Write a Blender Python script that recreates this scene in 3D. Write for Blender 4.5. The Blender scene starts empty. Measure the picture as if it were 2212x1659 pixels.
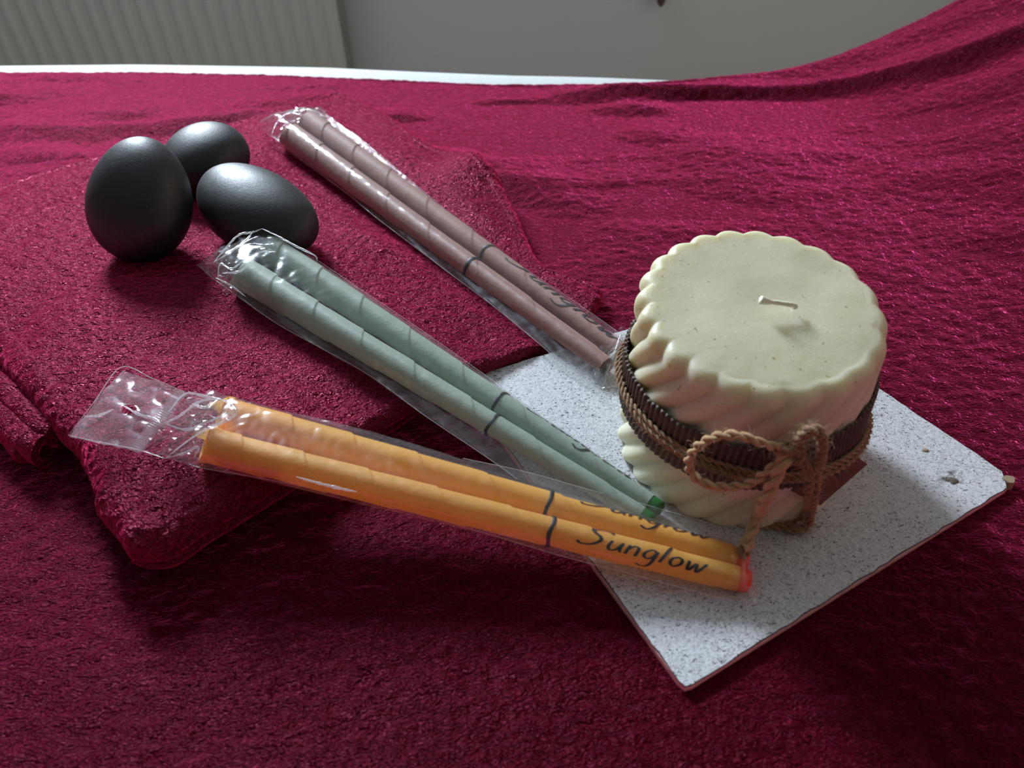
import bpy, math, random
import numpy as np
from mathutils import Vector, Matrix
random.seed(7); rng = np.random.default_rng(7)
S = bpy.context.scene
COL = S.collection
# ---------------------------------------------------------------- camera
F_PX, PITCH, ROLL, CAM_H = 1600.0, math.radians(41), math.radians(-2.0), 0.27
_f = np.array([0, math.cos(PITCH), -math.sin(PITCH)]); _r = np.array([1.0, 0, 0]); _u = np.cross(_r, _f)
CR = _r*math.cos(ROLL)+_u*math.sin(ROLL); CU = -_r*math.sin(ROLL)+_u*math.cos(ROLL)
CAM = np.array([0, 0, CAM_H])
cd = bpy.data.cameras.new('camera'); cam = bpy.data.objects.new('camera', cd); COL.objects.link(cam)
cd.sensor_width = 36; cd.lens = F_PX/2212*36; cd.clip_start = .01; cd.clip_end = 50
cam.matrix_world = Matrix(((CR[0], CU[0], -_f[0], 0), (CR[1], CU[1], -_f[1], 0), (CR[2], CU[2], -_f[2], CAM_H), (0, 0, 0, 1)))
cd.dof.use_dof = True; cd.dof.focus_distance = .40; cd.dof.aperture_fstop = 11.0
S.camera = cam
S.view_settings.view_transform = 'Standard'; S.view_settings.look = 'None'
S.view_settings.exposure = 0; S.view_settings.gamma = 1
S.view_settings.use_curve_mapping = False
# ---------------------------------------------------------------- light: a wall window behind the bed, dim room
W = bpy.data.worlds.new('room_light'); S.world = W; W.use_nodes = True
W.node_tree.nodes['Background'].inputs[0].default_value = (1.0, .88, .78, 1)
W.node_tree.nodes['Background'].inputs[1].default_value = .10
def area(name, loc, target, sx, sy, power, color):
    l = bpy.data.lights.new(name, 'AREA'); l.shape = 'RECTANGLE'; l.size = sx; l.size_y = sy
    l.energy = power; l.color = color
    o = bpy.data.objects.new(name, l); COL.objects.link(o); o.location = loc
    o.rotation_euler = (Vector(target)-Vector(loc)).to_track_quat('-Z', 'Y').to_euler()
    return o
WIN_C = (-.90, 1.99, 1.12)
wl_ = area('window_daylight', WIN_C, (-.90, .5, 1.02), .46, .56, 112, (.76, .88, 1.0))

# ---------------------------------------------------------------- pixel -> point, noise, mesh helpers
def at(px, py, z=0.0):
    d = _f*F_PX+CR*(px-1106)-CU*(py-829.5)
    return CAM+d*((z-CAM_H)/d[2])
def _hash(ix, iy, iz, seed):
    h = (ix*73856093) ^ (iy*19349663) ^ (iz*83492791) ^ (seed*2654435761 & 0x7fffffff)
    h = (h ^ (h >> 13))*1274126177 & 0x7fffffff
    h = (h ^ (h >> 16))
    return (h & 0xffff)/65535.0
def noise(x, y, z=None, seed=0):
    x = np.asarray(x, float); y = np.asarray(y, float); z = np.zeros_like(x) if z is None else np.asarray(z, float)
    ix, iy, iz = np.floor(x).astype(np.int64), np.floor(y).astype(np.int64), np.floor(z).astype(np.int64)
    fx, fy, fz = x-ix, y-iy, z-iz
    fx, fy, fz = [t*t*(3-2*t) for t in (fx, fy, fz)]
    out = 0
    for a in (0, 1):
        for b in (0, 1):
            for c in (0, 1):
                w = (fx if a else 1-fx)*(fy if b else 1-fy)*(fz if c else 1-fz)
                out = out+w*_hash(ix+a, iy+b, iz+c, seed)
    return out*2-1
def sst(a, b, x):
    t = np.clip((np.asarray(x, float)-a)/(b-a), 0, 1); return t*t*(3-2*t)
def mesh_np(name, V, Fq, mat, parent=None, smooth=True):
    V = np.asarray(V, np.float32).reshape(-1, 3); Fq = np.asarray(Fq, np.int32)
    me = bpy.data.meshes.new(name); n = len(Fq); k = Fq.shape[1]
    me.vertices.add(len(V)); me.vertices.foreach_set('co', V.ravel())
    me.loops.add(n*k); me.loops.foreach_set('vertex_index', Fq.ravel())
    me.polygons.add(n); me.polygons.foreach_set('loop_start', np.arange(0, n*k, k, dtype=np.int32))
    me.polygons.foreach_set('use_smooth', np.full(n, smooth))
    me.update(calc_edges=True); me.validate()
    return link(name, me, mat, parent)
def link(name, me, mat, parent=None):
    o = bpy.data.objects.new(name, me); COL.objects.link(o)
    if mat: me.materials.append(mat)
    if parent:
        o.parent = parent
        o.matrix_parent_inverse = Matrix.Translation(-Vector(parent.location))
    return o
def mesh_py(name, V, Fs, mat, parent=None, smooth=True):
    me = bpy.data.meshes.new(name); me.from_pydata([tuple(map(float, v)) for v in V], [], Fs)
    me.polygons.foreach_set('use_smooth', [smooth]*len(me.polygons)); me.update()
    return link(name, me, mat, parent)
def grid_faces(nu, nv, wrap_v=False, wrap_u=False, off=0):
    i = np.arange(nu if wrap_u else nu-1)[:, None]; j = np.arange(nv if wrap_v else nv-1)[None, :]
    i2 = (i+1) % nu; j2 = (j+1) % nv
    q = np.stack([i*nv+j+0*i2, i2*nv+j, i2*nv+j2, i*nv+j2+0*i2], -1)
    return q.reshape(-1, 4)+off
def empty(name, loc, label, cat, group=None):
    o = bpy.data.objects.new(name, None); COL.objects.link(o); o.location = tuple(float(v) for v in loc)
    o.empty_display_size = .02
    return tag(o, label, cat, group)
def tag(o, label, cat, group=None):
    o['label'] = label; o['category'] = cat
    if group: o['group'] = group
    return o
def struct(o): o['kind'] = 'structure'; return o
def smooth_path(P, n, closed=False):
    P = np.asarray(P, float); m = len(P); out = []
    t = np.linspace(0, m if closed else m-1, n, endpoint=not closed)
    for s in t:
        i = min(int(s), m-1 if closed else m-2); f = s-i
        g = (lambda k: P[k % m]) if closed else (lambda k: P[k] if 0 <= k < m else (2*P[0]-P[1] if k < 0 else 2*P[-1]-P[-2]))
        a, b, c, d = g(i-1), g(i), g(i+1), g(i+2)
        out.append(.5*((2*b)+(c-a)*f+(2*a-5*b+4*c-d)*f*f+(3*b-a-3*c+d)*f**3))
    return np.array(out)
def frames(P, closed=False):
    T = np.roll(P, -1, 0)-np.roll(P, 1, 0)
    if not closed: T[0] = P[1]-P[0]; T[-1] = P[-1]-P[-2]
    T /= np.linalg.norm(T, axis=1)[:, None]+1e-12
    N = np.zeros_like(P); a = np.array([0, 0, 1.0])
    if abs(T[0] @ a) > .9: a = np.array([1.0, 0, 0])
    n = a-T[0]*(a @ T[0]); n /= np.linalg.norm(n); N[0] = n
    for i in range(1, len(P)):
        n = N[i-1]-T[i]*(N[i-1] @ T[i]); N[i] = n/np.linalg.norm(n)
    return T, N, np.cross(T, N)
def tube_vf(P, r, k=8, closed=False, off=0, caps=True):
    P = np.asarray(P, float); r = np.broadcast_to(r, (len(P),))
    T, N, B = frames(P, closed); a = np.arange(k)*2*np.pi/k
    V = P[:, None]+r[:, None, None]*(np.cos(a)[None, :, None]*N[:, None]+np.sin(a)[None, :, None]*B[:, None])
    Fq = grid_faces(len(P), k, True, closed, off)
    return V.reshape(-1, 3), Fq
def join_vf(parts):
    Vs, Fs, o = [], [], 0
    for V, Fq in parts: Vs.append(V); Fs.append(Fq+o); o += len(V)
    return np.concatenate(Vs), np.concatenate(Fs)
def capped(V, Fq, n, k):
    """close both ends of a tube of n rings of k with a fan folded as quads"""
    V = list(map(tuple, V)); Fs = [tuple(q) for q in Fq.tolist()]
    for base, flip in ((0, True), ((n-1)*k, False)):
        ring = list(range(base, base+k)); Fs.append(tuple(ring[::-1] if not flip else ring))
    return V, Fs

# ---------------------------------------------------------------- materials
def mat(name, col=(.8, .8, .8), rough=.5, **kw):
    m = bpy.data.materials.new(name); m.use_nodes = True; b = m.node_tree.nodes['Principled BSDF']
    b.inputs['Base Color'].default_value = (*col, 1); b.inputs['Roughness'].default_value = rough
    for k, v in kw.items():
        k = k.replace('_', ' ')
        b.inputs[k].default_value = v if not isinstance(v, tuple) or len(v) == 3 and k == 'Subsurface Radius' else (*v, 1)
    return m
def nd(m, typ, **kw):
    n = m.node_tree.nodes.new(typ)
    for k, v in kw.items():
        if hasattr(n, k): setattr(n, k, v)
        else: n.inputs[k.replace('_', ' ')].default_value = v
    return n
def lk(m, a, b): m.node_tree.links.new(a, b)
def P(m): return m.node_tree.nodes['Principled BSDF']
def ramp(m, fac, stops):
    r = nd(m, 'ShaderNodeValToRGB'); e = r.color_ramp.elements
    while len(e) < len(stops): e.new(.5)
    for x, (p, c) in zip(e, stops): x.position = p; x.color = (*c, 1) if len(c) == 3 else c
    lk(m, fac, r.inputs[0]); return r.outputs[0]
def coords(m, scale=(1, 1, 1), kind='Object'):
    t = nd(m, 'ShaderNodeTexCoord'); mp = nd(m, 'ShaderNodeMapping'); mp.inputs['Scale'].default_value = scale
    lk(m, t.outputs[kind], mp.inputs[0]); return mp.outputs[0]
def noise_n(m, vec, scale, detail=2, rough=.5, dist=0):
    n = nd(m, 'ShaderNodeTexNoise'); n.inputs['Scale'].default_value = scale; n.inputs['Detail'].default_value = detail
    n.inputs['Roughness'].default_value = rough; n.inputs['Distortion'].default_value = dist
    if vec: lk(m, vec, n.inputs['Vector'])
    return n.outputs[0]
def bump(m, h, dist, strength=1.0, prev=None):
    b = nd(m, 'ShaderNodeBump'); b.inputs['Distance'].default_value = dist; b.inputs['Strength'].default_value = strength
    lk(m, h, b.inputs['Height'])
    if prev: lk(m, prev, b.inputs['Normal'])
    return b.outputs[0]
def mathn(m, op, a, b=None):
    n = nd(m, 'ShaderNodeMath', operation=op)
    for i, v in enumerate((a, b)):
        if v is None: continue
        if isinstance(v, (int, float)): n.inputs[i].default_value = v
        else: lk(m, v, n.inputs[i])
    return n.outputs[0]

def terry(name, c1, c2, sheen, fine=520, glint=.5, bd=.0016, rough=.42, tint=(1, .28, .52), stretch=(.6, 1.5, 1)):
    m = mat(name, c1, rough)
    v = coords(m, stretch)
    n1 = noise_n(m, v, fine, 2, .55, 1.6)
    v2 = coords(m, (1, 1, 1)); n2 = noise_n(m, v2, fine*.38, 2, .5, .8)
    n3 = noise_n(m, v2, 9, 3, .6)
    lk(m, ramp(m, n3, [(.3, c1), (.7, c2)]), P(m).inputs['Base Color'])
    nl = noise_n(m, v, fine*.30, 1.2, .5, .9)
    loops = mathn(m, 'SINE', mathn(m, 'MULTIPLY', nl, 34.0))
    amp = ramp(m, noise_n(m, v2, 45, 3, .6), [(.3, (.45,)*3), (.65, (1,)*3)])
    b = bump(m, n2, bd*2.0, .9); b = bump(m, mathn(m, 'MULTIPLY', loops, amp), bd*.34, 1.0, b); b = bump(m, n1, bd*.5, 1.0, b)
    lk(m, b, P(m).inputs['Normal'])
    P(m).inputs['Specular IOR Level'].default_value = 0
    sh = nd(m, 'ShaderNodeBsdfSheen'); sh.inputs['Color'].default_value = tuple(t*sheen for t in tint)+(1,); sh.inputs['Roughness'].default_value = .37
    lw = nd(m, 'ShaderNodeLayerWeight'); lw.inputs[0].default_value = .5   # pile seen from above shows its dark roots, seen along the cloth its lit tips
    vm = nd(m, 'ShaderNodeVectorMath', operation='SCALE'); vm.inputs[0].default_value = tuple(t*sheen for t in tint); lk(m, mathn(m, 'MINIMUM', mathn(m, 'MULTIPLY', mathn(m, 'POWER', lw.outputs['Facing'], 1.6), 2.6), 1.12), vm.inputs['Scale']); lk(m, vm.outputs[0], sh.inputs['Color'])
    gl = nd(m, 'ShaderNodeBsdfGlossy'); gl.inputs['Color'].default_value = (glint, glint*.20, glint*.36, 1); gl.inputs['Roughness'].default_value = rough
    bs = bump(m, n2, bd*.8, .6); bs = bump(m, mathn(m, 'MULTIPLY', loops, amp), bd*.14, .8, bs)
    lk(m, bs, sh.inputs['Normal']); lk(m, b, gl.inputs['Normal'])
    ad = nd(m, 'ShaderNodeAddShader'); lk(m, P(m).outputs[0], ad.inputs[0]); lk(m, sh.outputs[0], ad.inputs[1])
    ad2 = nd(m, 'ShaderNodeAddShader'); lk(m, ad.outputs[0], ad2.inputs[0]); lk(m, gl.outputs[0], ad2.inputs[1])
    lk(m, ad2.outputs[0], m.node_tree.nodes['Material Output'].inputs[0])
    return m
M_towel = terry('large_towel_terry', (.055, .0003, .003), (.075, .0006, .005), 2.0, 620, .036, .0028, .38, (1, .09, .30))
M_fold = terry('small_towel_terry', (.085, .0006, .007), (.115, .001, .010), .78, 620, .10, .0030, .34, (1, .06, .22), (.8, 1.1, 1))

M_stone = mat('basalt', (.009, .0095, .011), .53, Specular_IOR_Level=.62)
_v = coords(M_stone); _n = noise_n(M_stone, _v, 900, 3, .6); _n2 = noise_n(M_stone, _v, 60, 4, .6)
lk(M_stone, bump(M_stone, _n, .00018, .6, bump(M_stone, _n2, .0007, .35)), P(M_stone).inputs['Normal'])
lk(M_stone, ramp(M_stone, _n2, [(.35, (.46,)*3), (.7, (.58,)*3)]), P(M_stone).inputs['Roughness'])
_sp = noise_n(M_stone, _v, 420, 1, .4)
lk(M_stone, ramp(M_stone, _sp, [(.70, (.009, .0095, .011)), (.78, (.04, .04, .042))]), P(M_stone).inputs['Base Color'])

M_wax = mat('ivory_wax', (.62, .58, .42), .38, Subsurface_Weight=.75, Subsurface_Scale=.012, Specular_IOR_Level=.45)
P(M_wax).inputs['Subsurface Radius'].default_value = (1, .85, .4)
_v = coords(M_wax); _n = noise_n(M_wax, _v, 130, 5, .7); _n2 = noise_n(M_wax, _v, 700, 3, .7, 1)
lk(M_wax, bump(M_wax, _n2, .0003, .5, bump(M_wax, _n, .0009, .45)), P(M_wax).inputs['Normal'])
lk(M_wax, ramp(M_wax, _n, [(.3, (.36,)*3), (.65, (.55,)*3)]), P(M_wax).inputs['Roughness'])
_s = noise_n(M_wax, _v, 520, 1, .3, .6)
_mx = nd(M_wax, 'ShaderNodeMixRGB'); lk(M_wax, ramp(M_wax, _s, [(.745, (0,)*3), (.77, (1,)*3)]), _mx.inputs[0])
lk(M_wax, ramp(M_wax, noise_n(M_wax, _v, 22, 3, .6), [(.3, (.61, .57, .37)), (.7, (.69, .65, .48))]), _mx.inputs[1]); _mx.inputs[2].default_value = (.40, .30, .16, 1)
_fl = noise_n(M_wax, coords(M_wax, (1, .4, 1)), 1300, 2, .6, 2.0); _m2 = nd(M_wax, 'ShaderNodeMixRGB')
lk(M_wax, mathn(M_wax, 'MULTIPLY', ramp(M_wax, _fl, [(.60, (0,)*3), (.68, (.8,)*3)]), ramp(M_wax, noise_n(M_wax, _v, 45, 3, .6), [(.45, (0,)*3), (.62, (1,)*3)])), _m2.inputs[0])
lk(M_wax, _mx.outputs[0], _m2.inputs[1]); _m2.inputs[2].default_value = (.88, .87, .78, 1)
lk(M_wax, _m2.outputs[0], P(M_wax).inputs['Base Color'])
M_wick = mat('wick_cotton', (.82, .78, .62), .6)

def jute(name, c1, c2):
    m = mat(name, c1, .75); v = coords(m)
    lk(m, ramp(m, noise_n(m, v, 900, 3, .7, 1), [(.3, c1), (.7, c2)]), P(m).inputs['Base Color'])
    lk(m, bump(m, noise_n(m, coords(m, (1, 1, .35)), 2600, 2, .6), .0004, .8), P(m).inputs['Normal'])
    P(m).inputs['Sheen Weight'].default_value = .3
    return m
M_jute = jute('jute', (.20, .095, .035), (.36, .20, .085))
M_jute_light = jute('light_jute', (.40, .24, .115), (.60, .41, .22))
M_jute_mid = jute('golden_jute', (.42, .24, .09), (.60, .38, .17))
M_card = mat('corrugated_brown_paper', (.050, .026, .017), .62)
_v = coords(M_card); lk(M_card, bump(M_card, noise_n(M_card, _v, 1500, 3, .6), .0002, .6), P(M_card).inputs['Normal'])
lk(M_card, ramp(M_card, noise_n(M_card, _v, 260, 4, .7), [(.3, (.050, .030, .021)), (.72, (.105, .066, .047))]), P(M_card).inputs['Base Color'])
M_tag = mat('brown_card', (.13, .052, .030), .5)
_v = coords(M_tag); lk(M_tag, bump(M_tag, noise_n(M_tag, _v, 1200, 2, .6), .0001, .5), P(M_tag).inputs['Normal'])
M_tagink = mat('pale_print', (.20, .12, .10), .6)

# speckled tile top
M_tile = mat('speckled_white_top', (.70, .71, .73), .42)
_v = coords(M_tile)
_a = noise_n(M_tile, coords(M_tile, (1, 1.9, 1)), 620, 1, .4, 1.4); _b = noise_n(M_tile, coords(M_tile, (1.8, 1, 1)), 900, 1, .4, 2.2)
_big = noise_n(M_tile, _v, 26, 4, .65)
_thr = ramp(M_tile, _big, [(.32, (.05,)*3), (.72, (.008,)*3)])
_sa = mathn(M_tile, 'GREATER_THAN', mathn(M_tile, 'ADD', _a, mathn(M_tile, 'MULTIPLY', _thr, 1.3)), .690)
_sb = mathn(M_tile, 'GREATER_THAN', mathn(M_tile, 'ADD', _b, mathn(M_tile, 'MULTIPLY', _thr, 1.6)), .672)
_sp = mathn(M_tile, 'MAXIMUM', _sa, mathn(M_tile, 'MULTIPLY', _sb, .75))
_base = ramp(M_tile, noise_n(M_tile, _v, 420, 3, .7), [(.3, (.50, .505, .52)), (.7, (.68, .685, .70))])
_mx = nd(M_tile, 'ShaderNodeMixRGB'); lk(M_tile, _sp, _mx.inputs[0]); lk(M_tile, _base, _mx.inputs[1]); _mx.inputs[2].default_value = (.07, .065, .075, 1)
lk(M_tile, _mx.outputs[0], P(M_tile).inputs['Base Color'])
lk(M_tile, bump(M_tile, noise_n(M_tile, _v, 300, 4, .7), .0006, .6), P(M_tile).inputs['Normal'])
M_tile_side = mat('fibreboard_edge', (.62, .40, .36), .75)
_v = coords(M_tile_side); lk(M_tile_side, ramp(M_tile_side, noise_n(M_tile_side, _v, 300, 3, .6), [(.3, (.52, .31, .27)), (.7, (.70, .48, .43))]), P(M_tile_side).inputs['Base Color'])
M_grime = mat('dark_worn_rim', (.07, .06, .06), .8)
M_chip = mat('bare_fibreboard', (.30, .22, .14), .8)
M_mark = mat('dried_brown_mark', (.12, .095, .07), .7)

def paper(name, c, c2, trans=.45):
    m = mat(name, c, .6); v = coords(m)
    r = ramp(m, noise_n(m, v, 60, 5, .7), [(.3, c), (.7, c2)]); lk(m, r, P(m).inputs['Base Color'])
    b = bump(m, noise_n(m, v, 1100, 3, .6), .00025, .45, bump(m, noise_n(m, v, 110, 3, .6), .0014, .35)); lk(m, b, P(m).inputs['Normal'])
    P(m).inputs['Sheen Weight'].default_value = .25
    t = nd(m, 'ShaderNodeBsdfTranslucent'); lk(m, r, t.inputs[0]); lk(m, b, t.inputs['Normal'])
    mx = nd(m, 'ShaderNodeMixShader'); mx.inputs[0].default_value = trans
    lk(m, P(m).outputs[0], mx.inputs[1]); lk(m, t.outputs[0], mx.inputs[2])
    lk(m, mx.outputs[0], m.node_tree.nodes['Material Output'].inputs[0])
    return m
M_yel = paper('orange_waxed_cloth', (.90, .48, .06), (.95, .58, .10), .5)
M_grn = paper('pale_green_waxed_cloth', (.40, .50, .40), (.49, .58, .48), .4)
M_pnk = paper('dusty_pink_waxed_cloth', (.46, .245, .20), (.54, .30, .25), .35)
M_ink = mat('black_marker', (.012, .012, .016), .55)
M_red = mat('red_tip', (.75, .06, .015), .4)
M_green = mat('green_tip', (.015, .16, .03), .4)
M_dark = mat('dark_tip', (.10, .05, .04), .6)

def film(name, body=.022, gloss=1.0):
    m = bpy.data.materials.new(name); m.use_nodes = True; nt = m.node_tree; nt.nodes.remove(P(m))
    out = nt.nodes['Material Output']; v = coords(m)
    b = bump(m, noise_n(m, v, 40, 2, .5, .5), .003, .35)
    tr = nd(m, 'ShaderNodeBsdfTransparent'); tr.inputs[0].default_value = (.985, .985, .985, 1)
    gl = nd(m, 'ShaderNodeBsdfGlossy'); gl.inputs['Roughness'].default_value = .17; gl.inputs[0].default_value = (1, 1, 1, 1); lk(m, b, gl.inputs['Normal'])
    df = nd(m, 'ShaderNodeBsdfDiffuse'); df.inputs[0].default_value = (.9, .9, .92, 1); lk(m, b, df.inputs['Normal'])
    tl = nd(m, 'ShaderNodeBsdfTranslucent'); tl.inputs[0].default_value = (.9, .9, .92, 1); lk(m, b, tl.inputs['Normal'])
    lw = nd(m, 'ShaderNodeLayerWeight'); lw.inputs[0].default_value = .5; lk(m, b, lw.inputs['Normal'])
    fr = nd(m, 'ShaderNodeMath', operation='MULTIPLY_ADD'); lk(m, mathn(m, 'POWER', lw.outputs['Facing'], 4.0), fr.inputs[0]); fr.inputs[1].default_value = .55; fr.inputs[2].default_value = .055
    dd = nd(m, 'ShaderNodeMixShader'); dd.inputs[0].default_value = .5; lk(m, df.outputs[0], dd.inputs[1]); lk(m, tl.outputs[0], dd.inputs[2])
    m1 = nd(m, 'ShaderNodeMixShader'); m1.inputs[0].default_value = body; lk(m, tr.outputs[0], m1.inputs[1]); lk(m, dd.outputs[0], m1.inputs[2])
    m2 = nd(m, 'ShaderNodeMixShader'); lk(m, mathn(m, 'MULTIPLY', fr.outputs[0], gloss), m2.inputs[0]); lk(m, m1.outputs[0], m2.inputs[1]); lk(m, gl.outputs[0], m2.inputs[2])
    lk(m, m2.outputs[0], out.inputs[0])
    return m
M_film = film('cellophane'); M_film2 = film('cellophane_header', .22, 1.3); M_seal_highlight = film('cellophane_seal_highlight', .35, 1.6)  # the last serves the weld and the pale highlight strands

M_wall = mat('grey_wall_paint', (.76, .80, .84), .85)
_v = coords(M_wall); lk(M_wall, bump(M_wall, noise_n(M_wall, _v, 160, 4, .6), .001, .3), P(M_wall).inputs['Normal'])
M_wall_warm = mat('warm_wall_paint', (.82, .68, .50), .85)
M_ceil = mat('grey_ceiling', (.27, .28, .30), .7)
M_rad = mat('radiator_enamel', (.66, .67, .66), .45)
M_rad_shade = mat('radiator_enamel_shaded', (.30, .29, .29), .6)  # radiator enamel darkened: shadow on the side put into the colour
M_floor = mat('oak_floor', (.34, .24, .15), .5)
_v = coords(M_floor, (9, 1, 1)); lk(M_floor, ramp(M_floor, noise_n(M_floor, _v, 4, 5, .6, 1), [(.3, (.26, .17, .10)), (.7, (.42, .30, .19))]), P(M_floor).inputs['Base Color'])
M_sheet = mat('white_sheet', (.56, .58, .56), .7)
_v = coords(M_sheet); lk(M_sheet, bump(M_sheet, noise_n(M_sheet, _v, 60, 4, .6), .002, .4), P(M_sheet).inputs['Normal'])
M_wood = mat('beech_wood', (.45, .29, .15), .5)
_v = coords(M_wood, (1, 1, .15)); lk(M_wood, ramp(M_wood, noise_n(M_wood, _v, 60, 4, .6), [(.3, (.38, .23, .11)), (.7, (.52, .35, .19))]), P(M_wood).inputs['Base Color'])
M_plastic = mat('white_window_frame', (.8, .8, .8), .4)
M_cord = mat('brown_cord_tip', (.13, .08, .075), .5)

# ================================================================ the setting
def box(name, lo, hi, m, parent=None, bev=0.0):
    (a, b, c), (d, e, f) = lo, hi
    V = [(a, b, c), (d, b, c), (d, e, c), (a, e, c), (a, b, f), (d, b, f), (d, e, f), (a, e, f)]
    o = mesh_py(name, V, [(0, 3, 2, 1), (4, 5, 6, 7), (0, 1, 5, 4), (1, 2, 6, 5), (2, 3, 7, 6), (3, 0, 4, 7)], m, parent, False)
    if bev:
        md = o.modifiers.new('bevel', 'BEVEL'); md.width = bev; md.segments = 3; md.limit_method = 'NONE'
    return o
FLOOR = -.72
WALL_Y = 1.98
struct(box('floor', (-2.6, -1.6, FLOOR-.05), (2.3, 2.1, FLOOR), M_floor))
wb = bpy.data.objects.new('wall_back', None); COL.objects.link(wb); struct(wb)
WX0, WX1, WZ0, WZ1 = -1.18, -.62, .79, 1.45
CEIL = 1.78
for lo, hi in (((-2.6, FLOOR), (WX0, CEIL)), ((WX1, FLOOR), (2.3, CEIL)), ((WX0, FLOOR), (WX1, WZ0)), ((WX0, WZ1), (WX1, CEIL))):
    box('wall_panel', (lo[0], WALL_Y, lo[1]), (hi[0], WALL_Y+.12, hi[1]), M_wall, wb)
struct(box('wall_right', (1.25, -1.6, FLOOR), (1.37, WALL_Y, 1.78), M_wall_warm))
struct(box('baseboard_back', (-2.6, WALL_Y-.015, FLOOR), (1.65, WALL_Y, FLOOR+.08), M_plastic, None, .003))
struct(box('ceiling', (-2.6, -1.6, CEIL), (1.37, WALL_Y+.12, CEIL+.05), M_ceil))
wi = bpy.data.objects.new('window_1', None); COL.objects.link(wi); struct(wi)
fy0, fy1 = WALL_Y+.03, WALL_Y+.08
for x0, x1, z0, z1 in ((WX0, WX0+.04, WZ0, WZ1), (WX1-.04, WX1, WZ0, WZ1), (WX0+.04, WX1-.04, WZ0, WZ0+.04), (WX0+.04, WX1-.04, WZ1-.04, WZ1)):
    box('window_frame', (x0, fy0, z0), (x1, fy1, z1), M_plastic, wi)
box('window_sill', (WX0-.05, WALL_Y-.12, WZ0-.03), (WX1+.05, WALL_Y+.03, WZ0), M_plastic, wi, .004)

# radiator
rad = empty('radiator', (-.95, WALL_Y-.08, -.6), 'white panel radiator with vertical ribs, on the grey wall behind the bed at top left', 'radiator')
RX1, RX0, RY = -.372, -1.62, WALL_Y-.115
pitch = .0385; n = int((RX1-RX0)/pitch); xs = []; ys = []
for i in range(n):
    for q in range(14):
        t = q/14; xs.append(RX1-.012-(i+t)*pitch)
        ys.append(-.0045*float(sst(.0, .16, t)-sst(.42, .60, t)))
xs = np.array([RX1]+xs+[RX0]); ys = np.array([0]+ys+[0])
zs = np.array([-.60, -.585, -.57, .02, .035, .05])
fz = np.array([0, 0, 1, 1, 0, 0])
V = np.array([[x, RY+y*f, z] for z, f in zip(zs, fz) for x, y in zip(xs, ys)])
mesh_np('front_panel', V, grid_faces(len(zs), len(xs)), M_rad, rad)
box('side_panel', (RX1, RY-.001, -.60), (RX1+.0015, RY+.085, .05), M_rad_shade, rad)
box('side_panel', (RX0-.0015, RY-.001, -.60), (RX0, RY+.085, .05), M_rad_shade, rad)
box('rear_panel', (RX0, RY+.07, -.60), (RX1, RY+.085, .05), M_rad_shade, rad)
box('top_grille', (RX0, RY, .05), (RX1, RY+.085, .056), M_rad, rad)
for x in (RX0+.15, RX1-.15): box('bracket', (x-.02, RY+.08, -.5), (x+.02, WALL_Y-.0008, -.44), M_rad_shade, rad)

# pull cord whose tip just enters the frame at the top
c0 = at(1428, 4, 0); t_ = (WALL_Y-.025)/c0[1]; tipp = CAM+(c0-CAM)*t_
cordo = empty('pull_cord', tipp, 'dark rounded tip of a cord hanging in front of the grey wall', 'cord')
k = 16; zz = np.linspace(0, 1, 14); rr = .0135*np.sqrt(np.clip(1-(1-zz*1.25)**2, 0.0, 1))*np.where(zz > .8, .9, 1)+.0006
V, Fq = tube_vf(np.array([[tipp[0], tipp[1], tipp[2]-.012+.055*z] for z in zz]), rr, k); V_, F_ = capped(V, Fq, 14, k)
mesh_py('cord_tip', V_, F_, M_cord, cordo)
V, Fq = tube_vf(np.array([[tipp[0], tipp[1]+.01*s, tipp[2]+.04+(1.1-tipp[2])*s] for s in np.linspace(0, 1, 12)]), .0016, 8)
V_, F_ = capped(V, Fq, 12, 8); mesh_py('cord', V_, F_, M_cord, cordo)

# ================================================================ bed and large towel
def rise(x):           # the head end of the bed is raised on the right
    x = np.asarray(x, float); d = np.clip(x-.27, 0, .42); return 1.45*d*d*(1-.35*d/.42)+np.clip(x-.69, 0, 1)*.55
BED_Y = .81
bed_edge = [tuple(at(*p)[:2]) for p in ((-800, 140), (-200, 135), (0, 133), (300, 130), (700, 136), (900, 145), (1106, 153), (1350, 157), (1560, 161))]+[(.30, .79), (1.2, .79)]
bed = empty('treatment_bed', (0, .35, FLOOR), 'treatment bed with white sheet showing as a pale strip behind the red towel', 'bed')
nx, ny = 90, 24; X = np.linspace(-1.15, 1.15, nx)
prof = [(0, -.12), (0, -.02), (.002, -.007), (.007, -.0028)]
yy = [(0, z, dy-.12) for dy, z in prof]+[(g, -.0024, 0) for g in np.linspace(.03, .96, ny)]+[(1, z, -dy) for dy, z in prof[::-1]]
V = []
for x in X:
    ee = float(np.interp(x, *zip(*bed_edge)))
    for g, z, dy in yy:
        V.append((x, (ee*g if g < 1 else ee)+dy, z if z < -.1 else z+float(rise(x))*.98-.004*float(sst(.05, .3, x))))
V = np.array(V); mesh_np('padded_top', V, grid_faces(nx, len(yy))[:, ::-1], M_sheet, bed)
box('frame', (-1.13, -.10, -.17), (1.13, BED_Y-.02, -.12), M_wood, bed, .004)
for x in (-1.0, .94):
    for y in (-.06, BED_Y-.10): box('leg', (x, y, FLOOR), (x+.055, y+.055, -.17), M_wood, bed, .004)

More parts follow.
